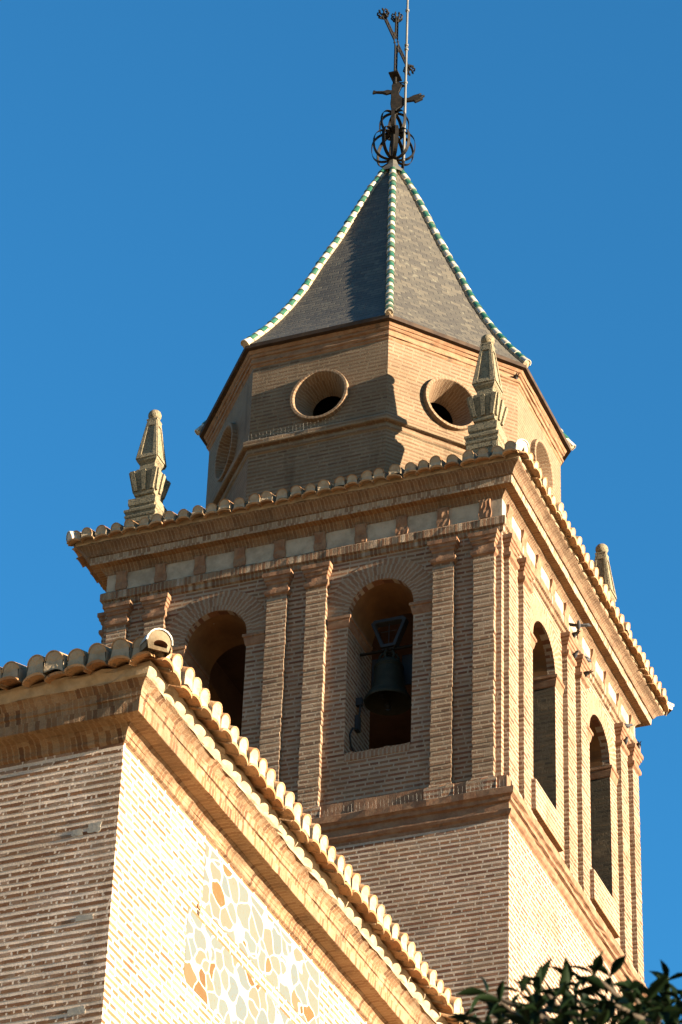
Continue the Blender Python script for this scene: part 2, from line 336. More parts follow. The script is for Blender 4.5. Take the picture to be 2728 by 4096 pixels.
# ------------------------------------------------------------------ bell tower
WA, WB, KB = 6.2, 6.5135, 1.0506
PLAN = [(-WA, 0), (0, 0), (0, WB), (-WA, WB)]       # counter-clockwise; edge 0 = shaded front, edge 1 = sunlit side
VIS = (0, 1)
tower = root('bell_tower', 'tall brick bell tower with arched belfry, eight-sided drum and dark pointed slate roof', 'bell tower', (-3.1, 3.25, 0))
def tw(name, gg, mats, parent=None):
    o = gg.build(name, mats, tower if parent is None else parent)
    if parent is None: o.matrix_parent_inverse = Matrix.Translation((3.1, -3.25, 0))
    return o
g = G(); sweep(g, offs(PLAN, 0.163), [(0, 0), (0, 14.0)], 0, 3, 0)
sweep(g, offs(PLAN, 0.163), courses(14.0, 23.715, HT, .0030), 0, 0.16, 0.0008, VIS)
shaft = tw('shaft', g, [M_shaft])
# string course
g = G()
sweep(g, PLAN, [(.163, 23.69), (.166, 23.735), (.195, 23.757), (.212, 23.79), (.212, 23.815), (.166, 23.825), (.165, 23.94), (.170, 23.945), (.207, 23.957), (.209, 24.008), (.225, 24.02),
  (.255, 24.035), (.26, 24.13), (.24, 24.142), (.12, 24.20), (.12, 24.40), (.0, 24.41)], [0]*15+[1], 0.16, 0.004, VIS)
tw('string_course', g, [M_terra, M_brick])
# belfry walls with two arches a side
OPEN = [(1.32, 2.312), (3.888, 4.88)]
SILL, SPR, ZT, Z0 = 25.25, 27.60, 28.62, 24.30
TH = 0.95
def fmap(face):
    """local (u, depth inwards, z) -> world; u runs away from the near corner"""
    if face == 'A': return lambda u, d, z: Vector((-u, d, z))
    if face == 'B': return lambda u, d, z: Vector((-d, u*KB, z))
    if face == 'C': return lambda u, d, z: Vector((-u, WB-d, z))
    return lambda u, d, z: Vector((-WA+d, u*KB, z))
def arched(gg, F, d, u_lo, u_hi, mat, flip):
    us = [u_lo]
    for a, b in OPEN: us += [a, b]
    us.append(u_hi)
    def q(p):
        p = [F(u, d, z) for u, z in p]; gg.face(p[::-1] if flip else p, mat)
    for i in range(0, len(us)-1):
        a, b = us[i], us[i+1]
        if i % 2 == 0: q([(a, Z0), (b, Z0), (b, ZT), (a, ZT)])
        else:
            q([(a, Z0), (b, Z0), (b, SILL), (a, SILL)])
            c, r, n = (a+b)/2, (b-a)/2, 20
            for k in range(n):
                t0, t1 = pi-pi*k/n, pi-pi*(k+1)/n
                q([(c+r*cos(t0), SPR+r*sin(t0)), (c+r*cos(t1), SPR+r*sin(t1)), (c+r*cos(t1), ZT), (c+r*cos(t0), ZT)])
g = G(); 
for face in 'ABCD':
    F = fmap(face); fl = face in 'AD'
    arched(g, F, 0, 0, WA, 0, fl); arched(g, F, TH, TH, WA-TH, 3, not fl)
    for a, b in OPEN:
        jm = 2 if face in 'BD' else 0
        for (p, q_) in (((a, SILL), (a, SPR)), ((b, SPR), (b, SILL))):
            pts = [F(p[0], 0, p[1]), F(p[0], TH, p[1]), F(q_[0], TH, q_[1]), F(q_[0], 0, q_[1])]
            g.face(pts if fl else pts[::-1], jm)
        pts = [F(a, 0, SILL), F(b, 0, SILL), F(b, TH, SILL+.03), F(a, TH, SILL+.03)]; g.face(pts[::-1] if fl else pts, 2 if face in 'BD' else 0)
        c, r, n = (a+b)/2, (b-a)/2, 20
        ir = [[F(c+r*cos(pi-pi*k/n), dd, SPR+r*sin(pi-pi*k/n)) for k in range(n+1)] for dd in (0, .12, TH)]
        g.grid(ir, [0, 1], None, False, flip=fl)
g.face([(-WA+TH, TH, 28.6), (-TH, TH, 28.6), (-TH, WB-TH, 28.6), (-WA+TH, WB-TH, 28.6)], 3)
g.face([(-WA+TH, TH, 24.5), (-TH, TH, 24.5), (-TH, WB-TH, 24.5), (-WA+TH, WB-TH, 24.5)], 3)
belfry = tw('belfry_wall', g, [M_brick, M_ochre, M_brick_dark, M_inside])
# voussoir rings, imposts and sills on the two visible sides
for face in 'AB':
    F = fmap(face); fl = face == 'A'; kx = 1.0 if face == 'A' else KB
    for a, b in OPEN:
        c, r = (a+b)/2, (b-a)/2; g = G(); n = 36; rows = []; uvs = []
        for rr, dd in ((r, 0.0), (r, -.004), (r+.335, -.004), (r+.335, 0.0)):
            ro = []; uo = []
            for k in range(n+1):
                t = pi-pi*k/n; w = rr+(rnd.gauss(0, .012) if rr > r+.1 else rnd.gauss(0, .003)); ro.append(F(c+w*cos(t), dd, SPR+w*sin(t))); uo.append(((pi-t)*(r+.1), rr))
            rows.append(ro); uvs.append(uo)
        g.grid(rows, 0, uvs, False, flip=fl); tw('arch_ring', g, [M_vous], belfry)
        # impost mouldings either side, returning into the opening
        for x0, x1, s in ((a, a-.30, 1), (b, b+.30, -1)):
            g = G(); pr = [(.0, 27.37), (.012, 27.385), (.03, 27.47), (.03, 27.50), (.05, 27.51), (.05, 27.555), (.0, 27.57)]
            rows = [[F(x1, -e, z), F(x0+s*e, -e, z), F(x0+s*e, TH*.9, z)] for e, z in pr]
            uvs = [[(0, z), (.3, z), (1.2, z)] for e, z in pr]
            g.grid(rows, 0, uvs, False, flip=(s < 0) ^ (not fl)); tw('impost', g, [M_terra], belfry)
        if face == 'A':
            g = G(); n = 17; rows = [[], [], [], []]; uv = [[], [], [], []]
            for k in range(n+1):
                u = a+.01+(b-a-.02)*k/n; j = rnd.gauss(0, .004)
                for i, (d, z) in enumerate(((0.0, 25.125), (-.006-abs(j), 25.13), (-.006-abs(j), 25.25+j), (.12, 25.255+j))): rows[i].append(F(u, d, z)); uv[i].append((u, z))
            g.grid(rows, 0, uv, False, flip=True); tw('sill', g, [M_vous], belfry)
        else:                                                                   # projecting brick apron under the arch
            g = G(); u0_, u1_ = c-.62, c+.56
            pr = [(0, 24.63), (-.078, 24.64), (-.081, 24.66)] + [(-.081+(.006 if i % 3 == 2 else 0), 24.66+.0256*i) for i in range(1, 18)] + [(-.081, 25.125), (-.07, 25.135), (0, 25.14)]
            rows = [[F(u0_/1, 0, z), F(u0_, d, z), F((u0_+u1_)/2, d, z), F(u1_, d, z), F(u1_, 0, z)] for d, z in pr]
            uvs = [[(u, z+abs(d)) for u in (0, .08, .6, 1.2, 1.3)] for d, z in pr]
            g.grid(rows, [1, 1]+[0]*(len(rows)-3), uvs); tw('apron', g, [M_brick, M_soffit], belfry)

# pilasters: one built, the rest copied (mesh shared)
PIL = [(.082, .398), (.699, 1.001), (2.637, 2.949), (3.251, 3.563), (5.199, 5.501), (5.802, 6.118)]
def plan_box(w, d0, d1): return [(-w, -d1), (w, -d1), (w, d0), (-w, d0)]
def make_pilaster():
    hw, d = .155, .081; g = G(); P = [(-hw, -d), (hw, -d), (hw, .01), (-hw, .01)]
    R = random.Random(5); pr = courses(24.42, 28.13, HT, .004)
    # jagged edges: every course gets its own width
    for i in range(len(pr)-1):
        pass
    rows = []; jl = jw = jd = 0
    for i, (e, z) in enumerate(pr):
        if (i-1) % 3 == 0: jw, jd = R.gauss(0, .0032), R.gauss(0, .0016); jl = R.gauss(0, .0032)
        a = [(-hw-e-jl, .01), (-hw-e-jl, -d-e-jd), (0, -d-e-jd+R.gauss(0, .0006)), (hw+e+jw, -d-e-jd), (hw+e+jw, .01)]
        rows.append([(x, y, z) for x, y in a])
    g.grid(rows, 0); sh = g.build('pilaster', [M_pil])
    g = G(); pr = [(0, 28.105), (.03, 28.125), (.038, 28.15), (.036, 28.195), (.004, 28.205), (.002, 28.30), (.022, 28.312), (.024, 28.355), (.045, 28.365), (.047, 28.41), (.066, 28.42), (.068, 28.485), (0, 28.50)]
    sweep(g, P, pr, 0, .07, .003, (0, 1, 3)); cap = g.build('capital', [M_terra], sh)
    g = G(); sweep(g, P, [(.06, 24.15), (.062, 24.37), (.05, 24.40), (.012, 24.425), (0, 24.47)], 0, .07, .004, (0, 1, 3)); ba = g.build('base', [M_brick], sh)
    return sh
def dup(o, loc, rz, parent):
    c = o.copy(); COL.objects.link(c); c.location = loc; c.rotation_euler = (0, 0, rz); c.parent = parent
    c.matrix_parent_inverse = Matrix.Translation((3.1, -3.25, 0))
    for ch in o.children:
        k = ch.copy(); COL.objects.link(k); k.parent = c
    return c
p0 = make_pilaster(); first = True
spots = [((-(a+b)/2, 0, 0), 0) for a, b in PIL] + [((0, (a+b)/2*KB, 0), pi/2) for a, b in PIL]
spots += [((-WA, .24*KB, 0), -pi/2), ((-.24, WB, 0), pi)]
for loc, rz in spots:
    if first: p0.location = loc; p0.rotation_euler = (0, 0, rz); p0.parent = tower; p0.matrix_parent_inverse = Matrix.Translation((3.1, -3.25, 0)); first = False
    else: dup(p0, loc, rz, tower)
# entablature
g = G(); sweep(g, PLAN, [(0, 28.515), (.034, 28.53), (.038, 28.60), (.068, 28.612), (.075, 28.62), (.076, 28.735), (.07, 28.748), (.012, 28.80)], 0, .12, .0022, VIS)
tw('architrave', g, [M_arch])
g = G(); sweep(g, PLAN, [(.010, 28.795), (.010, 29.11)], 0, .5, .001, VIS)
frieze = tw('frieze', g, [M_plaster])
for face in 'AB':
    F = fmap(face)
    for i in range(10):
        u = .245+i*.6355; g = G(); R = random.Random(i)
        n = 6; rows = []; uvs = []
        prof = [(.010, 28.79), (.030, 28.80), (.034, 28.87), (.030, 28.93), (.045, 28.98), (.060, 29.06), (.060, 29.10)]
        for e, z in prof:
            hw = .088+(.012*sin((z-28.8)/.3*pi*2)); ks = [(-hw, .0), (-hw, e)] + [(-hw+2*hw*k/5, e+R.gauss(0, .004)) for k in range(1, 5)] + [(hw, e), (hw, .0)]
            rows.append([F(u+(x if face == 'B' else -x), -ee, z) for x, ee in ks]); uvs.append([(x+.5, z) for x, ee in ks])
        g.grid(rows, 0, uvs); tw('frieze_block', g, [M_terra], frieze)
g = G(); sweep(g, PLAN, [(.012, 29.095), (.022, 29.105), (.028, 29.125), (.050, 29.15), (.082, 29.172), (.098, 29.19), (.10, 29.197), (.213, 29.198), (.218, 29.20), (.228, 29.315), (.222, 29.322), (.25, 29.326), (.262, 29.345),
  (.29, 29.39), (.33, 29.42), (.375, 29.445), (.385, 29.455), (.385, 29.47)], [0]*6+[1, 3, 3]+[0]*8, .12, .0022, VIS)
sweep(g, PLAN, [(.385, 29.468), (.395, 29.475), (.395, 29.56)], 2, .11, .006, VIS)
tw('cornice', g, [M_sold, M_soffit, M_bed, M_corona])

# ---- curved roof tiles
def eave_tiles(g, A, U, N, L, zlip, slope, maxlen, hipA=True, hipB=True, pitch=.222, e_low=.49, e_cov=.494, start=.12, cov_up=.132, rc=.088):
    """covers and pans along an eave; A = plan corner of the wall, U along, N outwards (unit vectors)"""
    R = random.Random(int(L*100)); s = Vector((-N.x*cos(slope), -N.y*cos(slope), sin(slope))); t = Vector((N.x*sin(slope), N.y*sin(slope), cos(slope)))
    n = int((L+2*e_cov)/pitch); k0 = -e_cov+start
    for i in range(n+1):
        u = k0+i*pitch+R.gauss(0, .009)
        if u > L+e_cov-.05: continue
        lim = maxlen
        if hipA: lim = min(lim, u+e_cov+.05)
        if hipB: lim = min(lim, L+e_cov-u+.05)
        lim = max(lim, .14)/cos(slope); m = 10
        B0 = A + U*u
        # projecting lower tile, hollow side down
        rv = R.random(); e = e_low+R.gauss(0, .014); dz = R.gauss(0, .005); sk = R.gauss(0, .02); rise = .046+R.gauss(0, .006); hw = pitch*.5+.004
        b0 = Vector(((B0+N*e).x, (B0+N*e).y, zlip+dz))
        def low(h, l, k0_=0): return [b0 + s*l + U*((hw)*cos(pi*k/m)) + t*((rise+h)*sin(pi*k/m)+h*.6+sk*cos(pi*k/m)*.4) for k in range(m+1)]
        ll = min(lim, .5); uvr = [[(rv, 0)]*(m+1)]*2
        a0, a1, c0, c1 = low(.016, 0), low(.016, ll), low(0, 0), low(0, ll)
        g.grid([a0, a1], 0, uvr, True, flip=True); g.grid([c0, c1], 0, uvr, True); g.grid([c0, a0], 0, uvr, False, flip=True)
        for k in (0, -1): g.face([a0[k], c0[k], c1[k], a1[k]], 0, [(rv, 0)]*4)
        # cover above it, closed with a mortar plug
        rv = R.random(); e = e_cov+R.gauss(0, .013); ro, th = rc+R.gauss(0, .003), .013; dz2 = R.gauss(0, .006); tl = R.gauss(0, .09); sh = R.gauss(0, .008)
        b1 = Vector(((B0+N*e).x, (B0+N*e).y, zlip+cov_up+dz2)) + U*sh; skirt = cov_up-.045
        def cov(r, l, f=1.0):
            arc = [b1 + s*l + U*(r*cos(pi*k/m)) + t*(r*1.02*sin(pi*k/m)+tl*r*cos(pi*k/m)) for k in range(m+1)]
            return [arc[0] - Z*skirt*f] + arc + [arc[-1] - Z*skirt*f]
        uvr = [[(rv, 0)]*(m+3)]*2
        a0, a1, c0 = cov(ro, 0), cov(ro-.012, lim), cov(ro-th, 0)
        g.grid([a0[1:-1], a1[1:-1]], 0, uvr, True, flip=True); g.grid([c0[1:-1], a0[1:-1]], 0, uvr, False, flip=True)
        for q in (0, -2): g.face([a0[q], a0[q+1], a1[q+1], a1[q]], 1)
        rim = [p - N*(.004) for p in c0]; rim[0] = a0[0]; rim[-1] = a0[-1]
        bot = [b1 + U*(x*ro) - Z*(skirt-.03*(1-x*x)-R.uniform(-.004, .006)) - N*(.004*R.random()) for x in (-.6, -.2, .2, .6)]
        ring = rim + bot; cen = b1 - Z*.01 - N*.006; mid = [cen.lerp(p, .6) + N*R.uniform(-.004, .003) for p in ring]
        for k in range(len(ring)):
            q = (k+1) % len(ring); g.face([ring[k], ring[q], mid[q], mid[k]], 1); g.face([mid[k], mid[q], cen], 1)
        # channel between this cover and the next
        bc = Vector(((B0+N*(e_cov-.11)).x, (B0+N*(e_cov-.11)).y, zlip+cov_up-.015)) + U*(pitch/2); rv = R.random()
        ch = lambda l: [bc + s*l + U*(.085*cos(pi+pi*k/6)) + t*(.06*sin(pi+pi*k/6)) for k in range(7)]
        g.grid([ch(0), ch(max(lim-.1, .05))], 0, [[(rv, 0)]*7]*2, True)
def ridge(g, path, n, r, mats=(0, 1), bed=2, up=None, taper=.008, hollow=False):
    """row of overlapping half-round glazed tiles along a polyline, from the low end"""
    path = [Vector(p) for p in path]; ls = [0]
    for a, b in zip(path, path[1:]): ls.append(ls[-1]+(b-a).length)
    def at(s_):
        s_ = min(max(s_, 0), ls[-1])
        for i in range(len(path)-1):
            if s_ <= ls[i+1]+1e-9: return path[i].lerp(path[i+1], (s_-ls[i])/(ls[i+1]-ls[i]))
    step = ls[-1]/n; m = 9
    for i in range(n):
        p, q = at(i*step-.0), at(min((i+1)*step+.03, ls[-1])); t = (q-p).normalized(); side = t.cross(Vector((0, 0, 1))).normalized(); nn = side.cross(t).normalized()
        j = rnd.gauss(0, .003)
        def arc(c, rr, lift=0): return [c + side*(rr*cos(pi*k/m)) + nn*(rr*1.05*sin(pi*k/m)+lift+j) for k in range(m+1)]
        a, b, c = arc(p-t*.012, r+taper), arc(q, r-taper), arc(p-t*.012, r+taper-.014)
        g.grid([a, b], mats[i % 2], [[(.5, 0)]*(m+1)]*2, True); g.grid([c, a], mats[i % 2], None, False)
        d, e = arc(p, r*.98), arc(q, r*.98)
        for k in (0, -1):
            dn = -nn*(.075+rnd.gauss(0, .006)); x = [d[k], e[k], e[k]+dn, d[k]+dn]; g.face(x if k else x[::-1], bed)
        if i == 0 and not hollow:
            cen = p - t*.015; ring = arc(p, r-.004) + [p - side*r*.95 - nn*.075, p + side*r*.95 - nn*.075]
            for k in range(len(ring)): g.face([ring[k], cen, ring[(k+1) % len(ring)]], bed, None, True)
        elif i == 0:
            ring = arc(p, r-.004) + [p - side*r*.8 - nn*.075, p + side*r*.8 - nn*.075]; h0 = p - nn*.026 + side*.01; hr = r*.46
            def hol(v, q, f=1.0): w = v-h0; w -= t*w.dot(t); return h0 + (side*w.normalized().dot(side)*1.25 + nn*w.normalized().dot(nn)*.8)*hr*f + t*q
            for k in range(len(ring)):
                a_, b_ = ring[k], ring[(k+1) % len(ring)]
                g.face([a_, hol(a_, -.02), hol(b_, -.02), b_], bed); g.face([hol(a_, -.02), hol(a_, .14, .9), hol(b_, .14, .9), hol(b_, -.02)], 3); g.face([hol(a_, .14, .9), h0+t*.14, hol(b_, .14, .9)], 3)
SL = radians(20)
g = G(); X, Y, Z = Vector((1, 0, 0)), Vector((0, 1, 0)), Vector((0, 0, 1))
eave_tiles(g, Vector((-WA, 0, 0)), X, -Y, WA, 29.46, SL, 1.15)
eave_tiles(g, Vector((0, 0, 0)), Y, X, WB, 29.46, SL, 1.15)
eave_tiles(g, Vector((-WA, WB, 0)), -Y, -X, WB, 29.46, SL, 1.15)
cn, ce = offs(PLAN, .40), offs(PLAN, -.95)
for i in range(4):
    a, b, c, d = cn[i], cn[(i+1) % 4], ce[(i+1) % 4], ce[i]
    g.face([(*a, 29.51), (*b, 29.51), (*c, 29.51+1.35*tan(SL)), (*d, 29.51+1.35*tan(SL))], 1)
c4 = [(*p, 29.51+1.35*tan(SL)) for p in ce]; g.face(c4, 1)
roof = tw('tiled_roof', g, [M_tile, M_bed])
for sx_, sy_ in ((0, 0), (-WA, 0), (0, WB)):
    dx, dy = (1 if sx_ == 0 else -1), (-1 if sy_ == 0 else 1); g = G()
    pa = [Vector((sx_+dx*e, sy_+dy*e, 29.60+(.45-e)*tan(SL))) for e in (.47, .1, -.9)]
    ridge(g, pa, 6, .098); tw('hip_ridge', g, [M_white, M_green, M_plug, M_board], roof)

# ---- octagonal drum
OX, OY, RX, RY, SX, SY = -3.155, 3.416, 2.619, 2.856, 1.125, 1.088
OCT = [(OX-SX, OY-RY), (OX+SX, OY-RY), (OX+RX, OY-SY), (OX+RX, OY+SY), (OX+SX, OY+RY), (OX-SX, OY+RY), (OX-RX, OY+SY), (OX-RX, OY-SY)]
OV = (7, 0, 1, 2)                                     # edges the photo shows
HD = HT*0.92
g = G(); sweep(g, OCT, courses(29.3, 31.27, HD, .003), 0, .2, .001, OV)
zA, zB, zo = 31.42, 33.0, 32.13
for i in range(8):
    a, b = Vector((*OCT[i], 0)), Vector((*OCT[(i+1) % 8], 0)); L = (b-a).length; U = (b-a)/L; N = Vector((U.y, -U.x, 0))
    if i not in OV: g.face([a+Z*zA, b+Z*zA, b+Z*zB, a+Z*zB]); continue
    cu = L/2 + (.03 if i == 0 else -.06 if i == 1 else 0); n = 64; inner = []; outer = []
    for k in range(n+1):
        t = 2*pi*k/n+pi/4; c, s = cos(t), sin(t); inner.append(a+U*(cu+.40*c)+Z*(zo+.40*s))
        fx = ((L-cu) if c > 0 else cu)/max(abs(c), 1e-6); fz = ((zB-zo) if s > 0 else (zo-zA))/max(abs(s), 1e-6); f = min(fx, fz)
        outer.append(a+U*(cu+f*c)+Z*(zo+f*s))
    g.grid([inner, outer], 0, None, False, flip=True)
    # fill the corner slivers the radial fan misses
    for (cx_, cz_) in ((0, zA), (L, zA), (L, zB), (0, zB)):
        cor = a+U*cx_+Z*cz_
        ks = sorted(range(n), key=lambda k: (outer[k]-cor).length)[:2]; p, q = outer[ks[0]], outer[ks[1]]
        if abs(ks[0]-ks[1]) in (1, n-1) and (p-q).length > 1e-4:
            tri = [p, q, cor]; nn_ = (q-p).cross(cor-p)
            if nn_.length > 1e-7: g.face(tri if nn_.dot(N) > 0 else tri[::-1])
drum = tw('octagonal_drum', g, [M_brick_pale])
for i in OV:
    a, b = Vector((*OCT[i], 0)), Vector((*OCT[(i+1) % 8], 0)); L = (b-a).length; U = (b-a)/L; N = Vector((U.y, -U.x, 0))
    cu = L/2 + (.03 if i == 0 else -.06 if i == 1 else 0); n = 60; rows = []; uvs = []
    for r, d in ((.474, -.01), (.474, .075), (.468, .085), (.430, .085), (.420, .075), (.265, -.36), (.27, -.37)):
        ro = []; uo = []
        for k in range(n+1):
            t = 2*pi*k/n; j = rnd.gauss(0, .0015) if k < n else 0
            ro.append(a+U*(cu+(r+j)*cos(t))+N*d+Z*(zo+(r+j)*sin(t))); uo.append((t*.40, r+d))
        ro[-1] = ro[0]; rows.append(ro); uvs.append(uo)
    g = G(); g.grid(rows, [0]*4+[1, 1], uvs, False); tw('round_window', g, [M_ring, M_ring], drum)
g = G(); sweep(g, OCT, [(0, 31.255), (.022, 31.27), (.028, 31.285), (.028, 31.365), (.06, 31.37), (.098, 31.378), (.106, 31.39), (.106, 31.465), (.09, 31.48), (.02, 31.55), (.0, 31.56)], 0, .2, .0035, OV)
tw('drum_band', g, [M_brick_pale], drum)
g = G(); sweep(g, OCT, [(0, 32.965), (.02, 32.985), (.022, 33.015), (.045, 33.025), (.052, 33.045), (.045, 33.065), (.03, 33.072), (.028, 33.135), (.055, 33.145), (.068, 33.17), (.058, 33.192), (.075, 33.20), (.098, 33.235), (.10, 33.264)], 0, .2, .004, OV)
tw('drum_cornice', g, [M_drumc], drum)
# ---- slate spire
SP = [(1.050, 33.37), (1.005, 33.535), (.92, 33.88), (.84, 34.24), (.76, 34.64), (.66, 35.19), (.548, 35.93), (.42, 36.70), (.30, 37.50), (.165, 38.40), (.06, 39.00), (.004, 39.30)]
SP = [(1.064, 33.315)] + SP
def oc(s, i): p = OCT[i % 8]; return (OX+(p[0]-OX)*s, OY+(p[1]-OY)*s)
g = G()
for i in range(8):
    rows = []; uvs = []; v = 0
    for j, (s, z) in enumerate(SP):
        p, q = oc(s, i), oc(s, i+1); L = hypot(q[0]-p[0], q[1]-p[1])
        if j: v += hypot((SP[j][0]-SP[j-1][0])*2.75, z-SP[j-1][1])
        rows.append([(p[0]+(q[0]-p[0])*f, p[1]+(q[1]-p[1])*f, z) for f in (0, .25, .5, .75, 1)]); uvs.append([(i*7+(f-.5)*L, v) for f in (0, .25, .5, .75, 1)])
    g.grid(rows, 0, uvs)
    a, b = oc(1.064, i), oc(1.064, i+1); c, d = oc(1.058, i+1), oc(1.058, i)      # dark board edge and underside
    e, f = oc(1.062, i), oc(1.062, i+1); h_, k_ = oc(1.0, i), oc(1.0, i+1)
    g.face([(*e, 33.250), (*f, 33.250), (*b, 33.3145), (*a, 33.3145)], 1); g.face([(*h_, 33.250), (*k_, 33.250), (*f, 33.250), (*e, 33.250)], 1)
spire = tw('slate_spire', g, [M_slate, M_board])
for i in (7, 0, 1, 2, 3):
    g = G(); pa = [(*oc(s*1.004, i), z+.012) for s, z in SP if s > .05]; ridge(g, pa, 36, .063); tw('ridge_tiles', g, [M_white, M_green, M_bed, M_bed], spire)
g = G()
for i in range(8):
    rows = [[(*oc(s, i), z), (*oc(s, i+1), z)] for s, z in ((.100, 38.93), (.085, 39.02), (.04, 39.20), (.022, 39.36), (0.0005, 39.37))]; g.grid(rows, 0)
tw('lead_cap', g, [M_lead], spire)

# ------------------------------------------------------------------ stone obelisks on the tower corners
def sq(g, prof, X, mat=0):
    rows = []
    for h_, z in prof: rows.append([X @ Vector(p) for p in ((-h_, -h_, z), (h_, -h_, z), (h_, h_, z), (-h_, h_, z), (-h_, -h_, z))])
    g.grid(rows, mat)
def make_obelisk(label):
    r = root('stone_obelisk', label, 'obelisk', (0, 0, 0), 'stone obelisks on the tower corners')
    I = Matrix.Identity(4)
    g = G(); sq(g, [(.235, -.75), (.235, -.05), (.255, -.03), (.26, .0), (.245, .02), (.25, .05), (.268, .07), (.27, .11), (.225, .13), (.21, .17), (.205, .19), (.225, .215), (.228, .33), (.16, .35), (.140, .36), (.135, .44), (.0, .44)], I)
    for k in range(4):                                                        # sunk panel frame on the pedestal faces
        X_ = Matrix.Rotation(k*pi/2, 4, 'Z')
        g.box(-.235, -.165, -.250, -.2349, -.75, -.055, 0, X_); g.box(.165, .235, -.250, -.2349, -.75, -.055, 0, X_); g.box(-.1645, .1645, -.249, -.2349, -.13, -.055, 0, X_)
    g.build('pedestal', [M_stone], r)
    g = G(); sq(g, [(.14, .425), (.165, .43), (.172, .46), (.165, .49), (.222, .84), (.225, .86), (.168, .885), (.16, .93), (.128, .935), (.125, 1.04), (.0, 1.04)], I)
    for k in range(4):
        X_ = Matrix.Rotation(k*pi/2, 4, 'Z')
        for x in (-.155, -.0, .155):
            w0, w1 = .026, .037; x0, x1 = x*.84, x*1.22
            pts = [(x0-w0, -.165, .50), (x0+w0, -.165, .50), (x1+w1, -.221, .84), (x1-w1, -.221, .84)]
            out = [Vector((p[0], p[1]-.034, p[2])) for p in pts]; p4 = [X_ @ Vector(p) for p in pts]; o4 = [X_ @ p for p in out]
            g.face(o4)
            for q in range(4): g.face([p4[q], p4[(q+1) % 4], o4[(q+1) % 4], o4[q]])
    g.build('fluted_bowl', [M_stone], r)
    g = G(); sq(g, [(.128, 1.035), (.135, 1.05), (.17, 1.09), (.172, 1.13), (.075, 1.90), (.0, 1.90)], I)
    for k in range(4):                                                        # raised frame round each sloping face
        X_ = Matrix.Rotation(k*pi/2, 4, 'Z')
        def pt(f, z, o): h_ = .172+(.075-.172)*(z-1.13)/.77; return X_ @ Vector((f*h_, -h_-o, z))
        for f0, f1, z0_, z1_ in ((-1, -.60, 1.13, 1.90), (.60, 1, 1.13, 1.90), (-.6, .6, 1.13, 1.20), (-.6, .6, 1.80, 1.90)):
            a = [pt(f0, z0_, .016), pt(f1, z0_, .016), pt(f1, z1_, .014), pt(f0, z1_, .014)]; b = [pt(f0, z0_, 0), pt(f1, z0_, 0), pt(f1, z1_, 0), pt(f0, z1_, 0)]
            g.face(a)
            for q in range(4): g.face([b[q], b[(q+1) % 4], a[(q+1) % 4], a[q]])
    g.build('spire_block', [M_stone], r)
    g = G(); sq(g, [(.07, 1.89), (.088, 1.905), (.092, 1.93), (.085, 1.945), (.0, 1.945)], I); g.lathe([(.001, -.104)]+[(.106*sin(pi*k/12), -.104*cos(pi*k/12)) for k in range(1, 12)]+[(.001, .104)], (0, 0, 2.043), 20)
    g.build('ball_finial', [M_stone], r); return r
ob = make_obelisk('weathered stone obelisk on the near corner of the tower, in front of the drum')
def dup_tree(o, loc, label):
    c = o.copy(); COL.objects.link(c); c.location = loc; c['label'] = label
    for ch in o.children: k = ch.copy(); COL.objects.link(k); k.parent = c
    return c
ob.location = (-.39, .48, 30.41)
dup_tree(ob, (-5.88, .48, 30.33), 'stone obelisk standing alone against the sky on the left tower corner')
dup_tree(ob, (-.33, WB-.48, 30.22), 'sunlit stone obelisk half hidden behind the eaves on the far right tower corner')

# ------------------------------------------------------------------ iron cross on the spire
AX = Vector((OX, OY, 0))
cross = root('iron_cross', 'black wrought iron cross with cage balls and a figure vane on the spire top', 'cross', (OX, OY, 39.3))
def cr(name, gg, m): 
    o = gg.build(name, [m], cross); o.matrix_parent_inverse = Matrix.Translation((-OX, -OY, -39.3)); return o
g = G(); g.tube([AX+Z*39.25, AX+Z*40.4, AX+Z*41.35], [.045, .032, .028], 10)
for z, r in ((39.42, .075), (39.98, .07), (40.45, .06), (40.50, .05), (41.16, .045)): g.lathe([(.001, -.03), (r, -.02), (r, .02), (.001, .03)], (OX, OY, z), 12)
cr('pole', g, M_iron)
def cage(z0, z1, R, n, ph):
    for k in range(n):
        g = G(); t = 2*pi*k/n+ph; rows = []; d = Vector((cos(t), sin(t), 0)); sd_ = Vector((-sin(t), cos(t), 0)); m = 18
        for i in range(m+1):
            f = i/m; a = pi*f; rad = R*(sin(a)**.72)+.035; z = z0+(z1-z0)*(.5-.5*cos(a))-(.05*sin(pi*f)*(1-f)*2 if f < .5 else 0)
            c = AX + d*rad + Z*z; nx = (d*sin(a) - Z*cos(a)*.6).normalized()*.004; w = .030
            rows.append([c-sd_*w-nx, c+sd_*w-nx, c+sd_*w+nx, c-sd_*w+nx, c-sd_*w-nx])
        g.grid(rows, 0, None, False); cr('cage_strap', g, M_iron)
cage(39.36, 40.00, .345, 10, .2); cage(39.98, 40.46, .225, 7, .5)
# figure vane cut from plate
out = [(-.055, 40.53), (.02, 40.52), (.13, 40.60), (.20, 40.72), (.33, 40.74), (.36, 40.70), (.50, 40.78), (.46, 40.79), (.53, 40.86), (.44, 40.86), (.47, 40.91), (.33, 40.86), (.24, 40.80), (.15, 40.80), (.09, 40.86), (.07, 40.93), (.10, 41.02), (.12, 41.08), (.17, 41.10), (.13, 41.13), (.05, 41.18), (-.03, 41.17), (-.06, 41.10), (-.055, 40.985), (-.13, 41.0), (-.20, 40.975), (-.33, 40.975), (-.375, 41.00), (-.395, 40.925), (-.33, 40.945), (-.22, 40.935), (-.15, 40.905), (-.07, 40.93), (-.065, 40.80), (-.075, 40.68)]
bm = bmesh.new(); vd = Vector((.95, .30, 0)).normalized(); vn = Vector((-vd.y, vd.x, 0)); vs = [bm.verts.new(AX+vd*x+Z*z-vn*.03) for x, z in out]
